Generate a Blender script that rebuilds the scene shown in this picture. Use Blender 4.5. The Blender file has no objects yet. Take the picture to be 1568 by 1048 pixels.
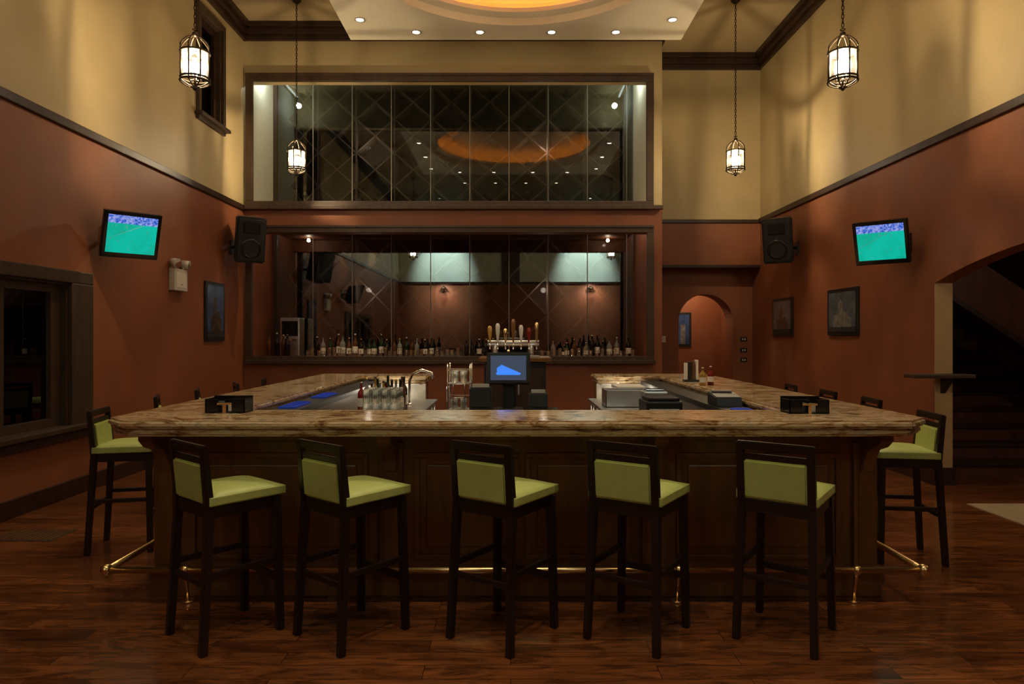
import bpy, bmesh, math, random
from mathutils import Vector, Matrix
random.seed(7)
S = bpy.context.scene
S.view_settings.view_transform = 'Standard'
S.view_settings.look = 'None'
S.view_settings.exposure = 0.0
pi = math.pi

# ---------------------------------------------------------------- materials
def newmat(name):
    m = bpy.data.materials.new(name); m.use_nodes = True
    nt = m.node_tree
    return m, nt, nt.nodes['Principled BSDF']

def pm(name, col, rough=0.5, metal=0.0, var=0.12, scale=8.0, emis=None, estr=0.0, coat=0.0, bump=0.0):
    m, nt, b = newmat(name)
    tc = nt.nodes.new('ShaderNodeTexCoord')
    n = nt.nodes.new('ShaderNodeTexNoise'); n.inputs['Scale'].default_value = scale
    n.inputs['Detail'].default_value = 4
    nt.links.new(tc.outputs['Object'], n.inputs['Vector'])
    r = nt.nodes.new('ShaderNodeValToRGB')
    c = col
    r.color_ramp.elements[0].color = (c[0]*(1-var), c[1]*(1-var), c[2]*(1-var), 1)
    r.color_ramp.elements[1].color = (min(1, c[0]*(1+var)), min(1, c[1]*(1+var)), min(1, c[2]*(1+var)), 1)
    r.color_ramp.elements[0].position = 0.3; r.color_ramp.elements[1].position = 0.7
    nt.links.new(n.outputs['Fac'], r.inputs['Fac'])
    nt.links.new(r.outputs['Color'], b.inputs['Base Color'])
    b.inputs['Roughness'].default_value = rough
    b.inputs['Metallic'].default_value = metal
    b.inputs['Coat Weight'].default_value = coat
    b.inputs['Coat Roughness'].default_value = 0.15
    if emis:
        b.inputs['Emission Color'].default_value = emis
        b.inputs['Emission Strength'].default_value = estr
    if bump:
        bp = nt.nodes.new('ShaderNodeBump'); bp.inputs['Strength'].default_value = bump
        bp.inputs['Distance'].default_value = 0.01
        nt.links.new(n.outputs['Fac'], bp.inputs['Height'])
        nt.links.new(bp.outputs['Normal'], b.inputs['Normal'])
    return m

def emat(name, col, strength):
    m, nt, b = newmat(name)
    b.inputs['Base Color'].default_value = (0, 0, 0, 1)
    b.inputs['Emission Color'].default_value = col
    b.inputs['Emission Strength'].default_value = strength
    return m

DADO = 3.62
TERRA = (0.26, 0.086, 0.034, 1)
CREAM = (0.49, 0.385, 0.20, 1)
def wall_mat(name='two_tone_wall_paint', CREAM=CREAM):
    m, nt, b = newmat(name)
    g = nt.nodes.new('ShaderNodeNewGeometry')
    sp = nt.nodes.new('ShaderNodeSeparateXYZ'); nt.links.new(g.outputs['Position'], sp.inputs[0])
    gt = nt.nodes.new('ShaderNodeMath'); gt.operation = 'GREATER_THAN'; gt.inputs[1].default_value = DADO
    nt.links.new(sp.outputs['Z'], gt.inputs[0])
    n = nt.nodes.new('ShaderNodeTexNoise'); n.inputs['Scale'].default_value = 2.2; n.inputs['Detail'].default_value = 6
    nt.links.new(g.outputs['Position'], n.inputs['Vector'])
    def ramp(c, v):
        r = nt.nodes.new('ShaderNodeValToRGB')
        r.color_ramp.elements[0].color = (c[0]*(1-v), c[1]*(1-v), c[2]*(1-v), 1)
        r.color_ramp.elements[1].color = (c[0]*(1+v), c[1]*(1+v), c[2]*(1+v), 1)
        r.color_ramp.elements[0].position = .3; r.color_ramp.elements[1].position = .7
        nt.links.new(n.outputs['Fac'], r.inputs['Fac']); return r
    a = ramp(TERRA, .12); c = ramp(CREAM, .05)
    mx = nt.nodes.new('ShaderNodeMixRGB')
    nt.links.new(gt.outputs[0], mx.inputs['Fac'])
    nt.links.new(a.outputs[0], mx.inputs[1]); nt.links.new(c.outputs[0], mx.inputs[2])
    nt.links.new(mx.outputs[0], b.inputs['Base Color'])
    b.inputs['Roughness'].default_value = 0.55
    return m

def floor_mat():
    m, nt, b = newmat('wood_plank_floor')
    g = nt.nodes.new('ShaderNodeNewGeometry')
    mp = nt.nodes.new('ShaderNodeMapping'); nt.links.new(g.outputs['Position'], mp.inputs['Vector'])
    br = nt.nodes.new('ShaderNodeTexBrick')
    br.inputs['Color1'].default_value = (0.150, 0.054, 0.017, 1)
    br.inputs['Color2'].default_value = (0.080, 0.027, 0.009, 1)
    br.inputs['Mortar'].default_value = (0.02, 0.007, 0.003, 1)
    br.inputs['Scale'].default_value = 1.0
    br.inputs['Mortar Size'].default_value = 0.0018
    br.inputs['Brick Width'].default_value = 1.1
    br.inputs['Row Height'].default_value = 0.13
    br.inputs['Bias'].default_value = -0.1
    br.offset = 0.37
    nt.links.new(mp.outputs[0], br.inputs['Vector'])
    vm = nt.nodes.new('ShaderNodeVectorMath'); vm.operation = 'MULTIPLY_ADD'
    vm.inputs[1].default_value = (40, 40, 40)
    nt.links.new(br.outputs['Color'], vm.inputs[0]); nt.links.new(g.outputs['Position'], vm.inputs[2])
    mp2 = nt.nodes.new('ShaderNodeMapping'); mp2.inputs['Scale'].default_value = (1.4, 7.0, 1)
    nt.links.new(vm.outputs[0], mp2.inputs['Vector'])
    n = nt.nodes.new('ShaderNodeTexNoise'); n.inputs['Scale'].default_value = 2.2; n.inputs['Detail'].default_value = 8
    n.inputs['Distortion'].default_value = 1.2; n.inputs['Roughness'].default_value = .62
    nt.links.new(mp2.outputs[0], n.inputs['Vector'])
    r = nt.nodes.new('ShaderNodeValToRGB')
    r.color_ramp.elements[0].color = (0.48, 0.44, 0.42, 1); r.color_ramp.elements[0].position = .34
    r.color_ramp.elements[1].color = (1.8, 1.7, 1.55, 1); r.color_ramp.elements[1].position = .68
    nt.links.new(n.outputs['Fac'], r.inputs['Fac'])
    mx = nt.nodes.new('ShaderNodeMixRGB'); mx.blend_type = 'MULTIPLY'; mx.inputs['Fac'].default_value = 1
    nt.links.new(br.outputs['Color'], mx.inputs[1]); nt.links.new(r.outputs[0], mx.inputs[2])
    nt.links.new(mx.outputs[0], b.inputs['Base Color'])
    b.inputs['Roughness'].default_value = 0.17
    b.inputs['Specular IOR Level'].default_value = 0.5
    return m

def granite_mat():
    m, nt, b = newmat('granite_bar_top')
    g = nt.nodes.new('ShaderNodeNewGeometry')
    mp = nt.nodes.new('ShaderNodeMapping'); mp.inputs['Scale'].default_value = (1, 1.3, 4.5)
    nt.links.new(g.outputs['Position'], mp.inputs['Vector'])
    n = nt.nodes.new('ShaderNodeTexNoise'); n.inputs['Scale'].default_value = 4.2; n.inputs['Detail'].default_value = 10
    n.inputs['Roughness'].default_value = .70; n.inputs['Distortion'].default_value = 1.6
    nt.links.new(mp.outputs[0], n.inputs['Vector'])
    r = nt.nodes.new('ShaderNodeValToRGB')
    e = r.color_ramp.elements
    e[0].position = .32; e[0].color = (0.045, 0.019, 0.009, 1)
    e[1].position = .42; e[1].color = (0.28, 0.15, 0.062, 1)
    for p, c in ((.48, (0.50, 0.35, 0.18, 1)), (.55, (0.62, 0.49, 0.31, 1)), (.62, (0.42, 0.32, 0.20, 1)), (.70, (0.24, 0.20, 0.15, 1))):
        x = e.new(p); x.color = c
    nt.links.new(n.outputs['Fac'], r.inputs['Fac'])
    nt.links.new(r.outputs[0], b.inputs['Base Color'])
    b.inputs['Roughness'].default_value = 0.12
    return m

def wood_mat(name, c1, c2, rough=.4, sc=(3, 3, 0.5)):
    m, nt, b = newmat(name)
    tc = nt.nodes.new('ShaderNodeTexCoord')
    mp = nt.nodes.new('ShaderNodeMapping'); mp.inputs['Scale'].default_value = sc
    nt.links.new(tc.outputs['Object'], mp.inputs['Vector'])
    n = nt.nodes.new('ShaderNodeTexNoise'); n.inputs['Scale'].default_value = 4; n.inputs['Detail'].default_value = 7
    n.inputs['Distortion'].default_value = .8
    nt.links.new(mp.outputs[0], n.inputs['Vector'])
    r = nt.nodes.new('ShaderNodeValToRGB')
    r.color_ramp.elements[0].color = c1; r.color_ramp.elements[0].position = .3
    r.color_ramp.elements[1].color = c2; r.color_ramp.elements[1].position = .7
    nt.links.new(n.outputs['Fac'], r.inputs['Fac']); nt.links.new(r.outputs[0], b.inputs['Base Color'])
    b.inputs['Roughness'].default_value = rough
    return m

def glass_mat(name, refl=0.2, tint=(0.75, 0.78, 0.78, 1), rough=0.0):
    m, nt, b = newmat(name); nt.nodes.remove(b)
    out = nt.nodes['Material Output']
    t = nt.nodes.new('ShaderNodeBsdfTransparent'); t.inputs[0].default_value = tint
    gl = nt.nodes.new('ShaderNodeBsdfGlossy'); gl.inputs['Roughness'].default_value = rough
    gl.inputs['Color'].default_value = (0.93, 0.96, 0.95, 1)
    lw = nt.nodes.new('ShaderNodeLayerWeight'); lw.inputs['Blend'].default_value = 0.25
    ma = nt.nodes.new('ShaderNodeMath'); ma.operation = 'ADD'; ma.inputs[1].default_value = refl; ma.use_clamp = True
    mu = nt.nodes.new('ShaderNodeMath'); mu.operation = 'MULTIPLY'; mu.inputs[1].default_value = 0.4
    nt.links.new(lw.outputs['Fresnel'], mu.inputs[0]); nt.links.new(mu.outputs[0], ma.inputs[0])
    mx = nt.nodes.new('ShaderNodeMixShader')
    nt.links.new(ma.outputs[0], mx.inputs[0]); nt.links.new(t.outputs[0], mx.inputs[1]); nt.links.new(gl.outputs[0], mx.inputs[2])
    nt.links.new(mx.outputs[0], out.inputs['Surface'])
    return m

def frosted_mat(name, fac):
    m, nt, b = newmat(name); nt.nodes.remove(b)
    out = nt.nodes['Material Output']
    t = nt.nodes.new('ShaderNodeBsdfTransparent'); tr = nt.nodes.new('ShaderNodeBsdfTranslucent')
    tr.inputs[0].default_value = (.95, .92, .85, 1)
    n = nt.nodes.new('ShaderNodeTexNoise'); n.inputs['Scale'].default_value = 60
    mu = nt.nodes.new('ShaderNodeMath'); mu.operation = 'MULTIPLY'; mu.inputs[1].default_value = fac*2
    nt.links.new(n.outputs['Fac'], mu.inputs[0])
    mx = nt.nodes.new('ShaderNodeMixShader')
    nt.links.new(mu.outputs[0], mx.inputs[0]); nt.links.new(t.outputs[0], mx.inputs[1]); nt.links.new(tr.outputs[0], mx.inputs[2])
    nt.links.new(mx.outputs[0], out.inputs['Surface'])
    return m

M = {}
M['wall'] = wall_mat()
M['wallf'] = wall_mat('wash_lit_wall_paint', (0.62, 0.70, 0.62, 1))  # upper tone paled and cooled, painting in the cool wash light
M['floor'] = floor_mat()
M['granite'] = granite_mat()
M['ceil'] = pm('ceiling_paint', (0.42, 0.32, 0.17, 1), .7, var=.04, scale=2)
M['panel'] = pm('ceiling_panel_paint', (0.88, 0.82, 0.66, 1), .7, var=.03, scale=2)
M['trim'] = wood_mat('dark_wood_trim', (0.022, 0.009, 0.005, 1), (0.045, 0.018, 0.009, 1), .45)
M['frame'] = wood_mat('window_frame_wood', (0.040, 0.022, 0.012, 1), (0.070, 0.038, 0.020, 1), .5)
M['die'] = wood_mat('bar_panel_wood', (0.11, 0.046, 0.014, 1), (0.20, 0.088, 0.027, 1), .30)
M['espresso'] = wood_mat('espresso_stool_wood', (0.010, 0.005, 0.004, 1), (0.022, 0.010, 0.007, 1), .35)
M['green'] = pm('green_vinyl', (0.46, 0.53, 0.16, 1), .42, var=.05, scale=20)
M['black'] = pm('black_plastic', (0.014, 0.014, 0.015, 1), .4, var=.2)
M['black_gloss'] = pm('black_gloss', (0.010, 0.010, 0.011, 1), .12, var=.2)
M['brass'] = pm('brass', (0.80, 0.58, 0.28, 1), .25, 1.0, var=.05)
M['steel'] = pm('stainless_steel', (0.62, 0.63, 0.64, 1), .35, 1.0, var=.05)
M['chrome'] = pm('chrome', (0.8, 0.8, 0.8, 1), .1, 1.0, var=.03)
M['iron'] = pm('bronze_iron', (0.05, 0.035, 0.022, 1), .4, .8, var=.2)
M['white'] = pm('white_plastic', (0.62, 0.60, 0.55, 1), .4, var=.04)
M['paper'] = pm('paper', (0.75, 0.72, 0.65, 1), .8, var=.05)
M['stone'] = pm('pale_stone_tile', (0.62, 0.57, 0.47, 1), .4, var=.25, scale=9)
M['return'] = pm('pale_return_paint', (0.72, 0.73, 0.62, 1), .6, var=.04)
M['jamb'] = pm('cream_jamb_paint', (0.50, 0.33, 0.16, 1), .6, var=.04)
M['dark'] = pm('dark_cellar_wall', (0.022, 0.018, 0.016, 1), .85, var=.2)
M['rack'] = wood_mat('wine_rack_wood', (0.08, 0.055, 0.042, 1), (0.15, 0.105, 0.08, 1), .7)
M['winglass'] = glass_mat('cellar_glass', 0.06)
M['winglass2'] = glass_mat('cellar_glass_lower', 0.19)
M['nightglass'] = glass_mat('night_window_glass', 0.05, (0.25, 0.25, 0.3, 1))
M['clear'] = glass_mat('clear_glass', 0.08, (0.93, 0.95, 0.95, 1), .02)
M['lglass'] = frosted_mat('seeded_lantern_glass', .045)
M['night'] = pm('night_outside', (0.004, 0.004, 0.008, 1), .9, var=.3)
M['bulb'] = emat('bulb_glow', (1.0, 0.84, 0.60, 1), 60)
M['down'] = emat('downlight_glow', (1.0, 0.86, 0.66, 1), 22)
M['cove'] = emat('amber_cove_led', (1.0, 0.28, 0.03, 1), 11)
M['cool'] = emat('cool_strip_led', (0.85, 0.95, 0.88, 1), 5)
M['joint'] = pm('glass_joint', (0.25, 0.23, 0.21, 1), .5, .2)
M['bluemat'] = pm('blue_bar_mat', (0.01, 0.06, 0.55, 1), .35, emis=(0.02, 0.10, 0.9, 1), estr=.06)  # faint blue glow put into the mat, which is no lamp
M['tile'] = pm('entry_tile', (0.36, 0.28, 0.17, 1), .5, var=.1)
M['stair'] = wood_mat('stair_wood', (0.07, 0.022, 0.012, 1), (0.12, 0.04, 0.02, 1), .5)
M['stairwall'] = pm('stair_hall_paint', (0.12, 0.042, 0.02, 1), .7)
BOT = [pm('bottle_amber', (0.10, 0.035, 0.01, 1), .1), pm('bottle_green', (0.012, 0.035, 0.012, 1), .1),
       pm('bottle_dark', (0.012, 0.010, 0.010, 1), .1), pm('bottle_clear', (0.22, 0.23, 0.22, 1), .08),
       pm('bottle_red', (0.20, 0.015, 0.012, 1), .15), pm('bottle_gold', (0.40, 0.24, 0.05, 1), .15)]

# ---------------------------------------------------------------- builder
class MB:
    def __init__(s):
        s.bm = bmesh.new(); s.mats = []
    def mi(s, mat):
        if isinstance(mat, str): mat = M[mat]
        if mat not in s.mats: s.mats.append(mat)
        return s.mats.index(mat)
    def _merge(s, tmp, mat, mtx=None, smooth=False):
        i = s.mi(mat)
        if mtx is not None: bmesh.ops.transform(tmp, matrix=mtx, verts=tmp.verts)
        vm = {v: s.bm.verts.new(v.co) for v in tmp.verts}
        for f in tmp.faces:
            try: nf = s.bm.faces.new([vm[v] for v in f.verts])
            except ValueError: continue
            nf.material_index = i; nf.smooth = smooth if smooth in (True, False) else f.smooth
        tmp.free()
    def box(s, a, b, mat, bevel=0.0, mtx=None, seg=2):
        t = bmesh.new()
        bmesh.ops.create_cube(t, size=1.0)
        c = [(a[i]+b[i])/2 for i in range(3)]; d = [abs(b[i]-a[i]) for i in range(3)]
        bmesh.ops.scale(t, vec=d, verts=t.verts)
        if bevel: bmesh.ops.bevel(t, geom=list(t.edges), offset=bevel, segments=seg, affect='EDGES', profile=.6)
        bmesh.ops.translate(t, vec=c, verts=t.verts)
        s._merge(t, mat, mtx); return s
    def hexa(s, bot, top, mat, bevel=0.0, mtx=None):
        t = bmesh.new()
        vb = [t.verts.new(p) for p in bot]; vt = [t.verts.new(p) for p in top]
        t.faces.new(vb[::-1]); t.faces.new(vt)
        n = len(vb)
        for i in range(n): t.faces.new([vb[i], vb[(i+1) % n], vt[(i+1) % n], vt[i]])
        bmesh.ops.recalc_face_normals(t, faces=t.faces)
        if bevel: bmesh.ops.bevel(t, geom=list(t.edges), offset=bevel, segments=2, affect='EDGES')
        s._merge(t, mat, mtx); return s
    def cyl(s, p1, p2, r1, mat, r2=None, seg=16, caps=True, mtx=None):
        p1 = Vector(p1); p2 = Vector(p2); d = p2-p1; L = d.length
        if r2 is None: r2 = r1
        t = bmesh.new()
        bmesh.ops.create_cone(t, cap_ends=caps, segments=seg, radius1=r1, radius2=r2, depth=L)
        for f in t.faces: f.smooth = len(f.verts) == 4
        m = Matrix.Translation((p1+p2)/2) @ d.to_track_quat('Z', 'Y').to_matrix().to_4x4()
        bmesh.ops.transform(t, matrix=m, verts=t.verts)
        s._merge(t, mat, mtx, None); return s
    def sph(s, c, r, mat, sc=(1, 1, 1), seg=16, mtx=None):
        t = bmesh.new(); bmesh.ops.create_uvsphere(t, u_segments=seg, v_segments=seg//2+2, radius=r)
        bmesh.ops.scale(t, vec=sc, verts=t.verts); bmesh.ops.translate(t, vec=c, verts=t.verts)
        s._merge(t, mat, mtx, True); return s
    def lathe(s, prof, c, mat, seg=16, mtx=None, smooth=True):
        t = bmesh.new(); rings = []
        for r, z in prof:
            rings.append([t.verts.new((c[0]+r*math.cos(2*pi*k/seg), c[1]+r*math.sin(2*pi*k/seg), c[2]+z)) for k in range(seg)])
        for a, b in zip(rings, rings[1:]):
            for k in range(seg): t.faces.new([a[k], a[(k+1) % seg], b[(k+1) % seg], b[k]])
        s._merge(t, mat, mtx, smooth); return s
    def tube(s, pts, r, mat, seg=8, mtx=None, closed=False):
        pts = [Vector(p) for p in pts]; n = len(pts); t = bmesh.new(); rings = []
        for i, p in enumerate(pts):
            if closed: d = pts[(i+1) % n]-pts[i-1]
            else: d = pts[min(i+1, n-1)]-pts[max(i-1, 0)]
            q = d.to_track_quat('Z', 'Y')
            rings.append([t.verts.new(p+q @ Vector((r*math.cos(2*pi*k/seg), r*math.sin(2*pi*k/seg), 0))) for k in range(seg)])
        rr = list(zip(rings, rings[1:]))
        if closed: rr.append((rings[-1], rings[0]))
        for a, b in rr:
            for k in range(seg): t.faces.new([a[k], a[(k+1) % seg], b[(k+1) % seg], b[k]])
        if not closed: t.faces.new(rings[0][::-1]); t.faces.new(rings[-1])
        s._merge(t, mat, mtx, True); return s
    def ring(s, c, R, r, mat, seg=32, mtx=None):
        pts = [(c[0]+R*math.cos(2*pi*k/seg), c[1]+R*math.sin(2*pi*k/seg), c[2]) for k in range(seg)]
        t = bmesh.new(); rings = []
        for k in range(seg):
            a = 2*pi*k/seg; o = Vector((math.cos(a), math.sin(a), 0))
            rings.append([t.verts.new(Vector(pts[k])+o*r*math.cos(2*pi*j/8)+Vector((0, 0, r*math.sin(2*pi*j/8)))) for j in range(8)])
        for k in range(seg):
            a = rings[k]; b = rings[(k+1) % seg]
            for j in range(8): t.faces.new([a[j], a[(j+1) % 8], b[(j+1) % 8], b[j]])
        s._merge(t, mat, mtx, True); return s
    def prism(s, pts, axis, lo, hi, mat, bevel=0, mtx=None, seg=2):
        """pts 2D polygon; axis extrusion axis. x: pts=(y,z); y: pts=(x,z); z: pts=(x,y)"""
        t = bmesh.new()
        def P(p, h):
            return {'x': (h, p[0], p[1]), 'y': (p[0], h, p[1]), 'z': (p[0], p[1], h)}[axis]
        a = [t.verts.new(P(p, lo)) for p in pts]; b = [t.verts.new(P(p, hi)) for p in pts]
        t.faces.new(a[::-1]); t.faces.new(b); n = len(pts)
        for i in range(n): t.faces.new([a[i], a[(i+1) % n], b[(i+1) % n], b[i]])
        bmesh.ops.recalc_face_normals(t, faces=t.faces)
        if bevel:
            ed = [e for e in t.edges if e.calc_face_angle(0) > .3]
            bmesh.ops.bevel(t, geom=ed, offset=bevel, segments=seg, affect='EDGES')
        s._merge(t, mat, mtx); return s
    def mesh(s, name):
        bmesh.ops.recalc_face_normals(s.bm, faces=s.bm.faces)
        me = bpy.data.meshes.new(name); s.bm.to_mesh(me); s.bm.free()
        for m in s.mats: me.materials.append(m)
        return me
    def obj(s, name, loc=(0, 0, 0), rz=0.0, rot=None, scale=None):
        return place(s.mesh(name), name, loc, rz, rot, scale)
def place(me, name, loc=(0, 0, 0), rz=0.0, rot=None, scale=None):
    o = bpy.data.objects.new(name, me); S.collection.objects.link(o)
    o.location = loc; o.rotation_euler = rot if rot else (0, 0, rz)
    if scale: o.scale = scale
    return o

# ---------------------------------------------------------------- room constants
XL, XR = -4.30, 4.46
YB, YG, YA = 11.0, 12.30, 12.2
YF = -2.0
ZC = 6.58
T = .2
ZU0, ZU1 = 3.66, 6.25      # upper recess floor / ceiling
ZL0, ZL1 = 1.20, 3.44      # lower recess

MB().box((XL-.6, YF-.3, -.1), (9.2, 14.8, 0), 'floor').obj('floor')
MB().box((XL-.6, YF-.3, ZC), (9.2, 14.8, ZC+.1), 'ceil').obj('ceiling')

w = MB()
def lw(y0, y1, z0, z1): w.box((XL-T, y0, z0), (XL, y1, z1), 'wall')
WY1 = 6.62
lw(YF-.2, 4.0, 0, ZC); lw(4.0, WY1, 0, .68); lw(4.0, WY1, 2.08, ZC); lw(WY1, 9.40, 0, ZC)
lw(9.40, 10.12, 0, 4.62); lw(9.40, 10.12, 6.08, ZC); lw(10.12, 14.7, 0, ZC)
w.obj('wall_left')
yc, hw = 5.25, 1.94
w = MB()
arc = []
for k in range(0, 25):
    q = 1-2*k/24
    arc.append((yc+hw*q, 2.12+0.29*(1-q*q)))
pts2 = [(YF-.2, 0), (3.31, 0)] + arc[::-1] + [(7.19, 0), (14.7, 0), (14.7, ZC), (YF-.2, ZC)]
w.prism(pts2, 'x', XR, XR+.19, 'wall')
w.box((XR+.004, 7.182, .18), (XR+.19, 7.19, 2.12), 'jamb')
w.obj('wall_right')
MB().box((XL-.2, YF-.2, 0), (9.2, YF, ZC), 'wallf').obj('wall_front')
# back (window) wall
w = MB()
w.box((XL, YB, 0), (2.44, YG+.1, ZL0), 'wall')
w.box((XL, YB, 3.22), (2.44, YB+.15, 3.70), 'wall'); w.box((XL, YB+.15, ZL1), (2.24, YG+.1, ZU0), 'wall')
w.box((XL, YB, 5.66), (2.44, YB+.15, ZC), 'wall'); w.box((XL, YB+.15, ZU1), (2.24, YG+.1, ZC), 'wall')
w.box((2.24, YB, ZL0), (2.44, YB+.15, 3.22), 'wall').box((2.24, YB, 3.70), (2.44, YB+.15, 5.66), 'wall')
w.obj('wall_back')
w = MB()
w.box((2.24, YB+.15, ZL0), (2.44, YG+.1, ZU0), 'wall')
w.box((2.21, YB+.15, ZU0), (2.44, YG+.1, ZC), 'return')
w.box((XL, YB+.15, ZU0), (XL+.03, YG, ZU1), 'return')
w.obj('wall_recess')
MB().box((2.24, YG+.1, 0), (2.44, 14.7, ZC), 'wall').obj('wall_partition')
MB().box((2.44, YA, 2.83), (XR, YA+.2, ZC), 'wall').obj('wall_alcove')
AY = 12.6
ax, ar = 3.60, .50
pts = [(2.44, 0), (ax-ar, 0)] + [(ax+ar*math.cos(a), 1.83+ar*math.sin(a)) for a in [pi-pi*k/24 for k in range(25)]] + [(ax+ar, 0), (XR, 0), (XR, 2.83), (2.44, 2.83)]
MB().prism(pts, 'y', AY, AY+.45, 'wall').obj('wall_arch')
MB().box((2.44, YA+.2, 2.83), (XR, 14.7, 2.95), 'wall').obj('ceiling_hall')
MB().box((XL-.2, 14.5, 0), (XR+.2, 14.7, ZC), 'wall').obj('wall_hall')
MB().box((XL, 13.75, 0), (2.24, 13.85, ZC), 'dark').obj('wall_cellar')

# trims
t = MB()
def dado(a, b): t.box(a, b, 'trim', .008)
dado((XL, YF, DADO-.045), (XL+.035, YB, DADO+.04)); dado((XR-.035, YF, DADO-.045), (XR, YA, DADO+.04))
dado((2.46, YA-.035, DADO-.045), (XR-.04, YA, DADO+.02)); dado((XL, YF, DADO-.045), (XR, YF+.035, DADO+.04))
t.obj('trim_dado')
t = MB()
def crown(p0, p1, nx, ny):
    for d, z0, z1 in ((.05, 6.31, 6.40), (.09, 6.40, 6.50), (.14, 6.50, ZC)):
        a = (min(p0[0], p1[0], p0[0]+nx*d, p1[0]+nx*d), min(p0[1], p1[1], p0[1]+ny*d, p1[1]+ny*d), z0)
        b = (max(p0[0], p1[0], p0[0]+nx*d, p1[0]+nx*d), max(p0[1], p1[1], p0[1]+ny*d, p1[1]+ny*d), z1)
        t.box(a, b, 'trim', .006)
crown((XL, YF), (XL, YB), 1, 0); crown((XR, YF), (XR, YA), -1, 0); crown((XL, YB), (2.44, YB), 0, -1)
crown((2.44, YA), (XR, YA), 0, -1); crown((2.44, YB), (2.44, YA), 1, 0); crown((XL, YF), (XR, YF), 0, 1)
t.obj('trim_crown')
MB().box((2.44, YA-.03, 2.78), (XR, YA+.21, 2.83), 'trim').obj('trim_alcove')
b = MB(); b.box((XL, YF, 0), (XL+.03, YB, .16), 'trim', .006); b.obj('baseboard_left')
b = MB(); b.box((XR-.03, 7.19, 0), (XR, AY, .16), 'trim', .006); b.box((XR-.03, 7.15, 0), (XR+.20, 7.19, .18), 'trim', .006)
b.box((XR-.03, YF, 0), (XR, 3.31, .16), 'trim', .006); b.obj('baseboard_right')
b = MB(); b.box((XL+.03, YB-.03, 0), (2.44, YB, .16), 'trim', .006); b.obj('baseboard_back')
# column casing on the front wall, between the two wash lights
MB().box((-.35, YF, DADO+.04), (.35, YF+.08, 6.31), 'frame', .01).obj('trim_pilaster')

def rect_frame(x0, x1, z0, z1, y0, y1, wd, mat, sill=0.0):
    f = MB()
    f.box((x0, y0, z1-wd), (x1, y1, z1), mat, .01); f.box((x0, y0, z0), (x1, y1, z0+wd), mat, .01)
    f.box((x0, y0, z0+wd), (x0+wd, y1, z1-wd), mat, .01); f.box((x1-wd, y0, z0+wd), (x1, y1, z1-wd), mat, .01)
    f.box((x0, y0-.02, z1-.03), (x1, y0, z1+.01), mat, .006)
    if sill: f.box((x0, y0-.05, z0-.02), (x1+sill, y0+.02, z0+.045), mat, .008)
    return f
rect_frame(XL+.04, 2.30, 3.61, 5.77, YB-.05, YB, .12, 'frame', .14).obj('window_frame_1')
rect_frame(XL+.04, 2.30, 1.13, 3.33, YB-.05, YB, .11, 'frame', 0.02).obj('window_frame_2')
for i, (z0, z1) in enumerate(((ZU0, ZU1), (ZL0, ZL1))):
    g = MB(); g.box((XL+.03, YG, z0), (2.21, YG+.012, z1), ('winglass', 'winglass2')[i])
    g2 = MB()
    g2.box((XL+.03, YG-.03, z0+.05), (XL+.10, YG-.001, z1-.05), 'frame')
    for k in range(10):
        x = -4.18 + .62 + k*.706
        if x < 2.15: g2.box((x-.008, YG-.006, z0), (x+.008, YG-.001, z1), 'joint')
    g2.box((XL+.03, YG-.02, z0), (2.20, YG-.001, z0+.05), 'frame'); g2.box((XL+.03, YG-.02, z1-.05), (2.20, YG-.001, z1), 'frame')
    g.obj('window_%d' % (i+1)); g2.obj('window_joints_%d' % (i+1))

def wine_rack(z0, z1, n):
    r = MB(); X0, X1 = -4.1, 2.1; y0, y1 = 12.62, 12.95
    px = .706
    xs = [-3.56+px*k for k in range(-1, 9)]
    for x in xs:
        if X0 < x < X1: r.box((x-.014, y0-.01, z0), (x+.014, y1, z1), 'rack')
    r.box((X0, y0-.01, z0), (X1, y1, z0+.03), 'rack'); r.box((X0, y0-.01, z1-.03), (X1, y1, z1), 'rack')
    r.box((X0, y1, z0), (X1, y1+.02, z1), 'dark')
    H = z1-z0
    def diag(xa, za, xb, zb):
        d = Vector((xb-xa, 0, zb-za)); L = d.length
        ang = math.atan2(d.z, d.x)
        m = Matrix.Translation(((xa+xb)/2, (y0+y1)/2, (za+zb)/2)) @ Matrix.Rotation(-ang, 4, 'Y')
        r.box((-L/2, -(y1-y0)/2, -.011), (L/2, (y1-y0)/2, .011), 'rack', mtx=m)
    for k in range(len(xs)-1):
        xa, xb = xs[k], xs[k+1]
        if xa < X0-.01: xa = X0
        for j in range(n):
            za = z0+H*j/n; zb = z0+H*(j+1)/n
            if xb > X1: continue
            diag(xa, za, xb, zb); diag(xa, zb, xb, za)
            for q in range(4):
                bx = (xa+xb)/2+(-.1, 0, .1, 0)[q]; bz = (za+zb)/2+(.13, .055, .13, .21)[q]
                if random.random() < .55:
                    r.cyl((bx, y0+.02, bz), (bx, y1-.03, bz), .038, BOT[2], seg=10)
    return r
wine_rack(3.70, 6.20, 4).obj('wine_rack'); wine_rack(1.22, 3.38, 3).obj('wine_rack')
MB().box((XL, YG+.1, 3.44), (2.24, 13.75, 3.66), 'dark').obj('floor_cellar')
MB().box((XL, YG+.1, 1.05), (2.24, 13.75, 1.20), 'dark').obj('floor_cellar_lower')

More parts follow.
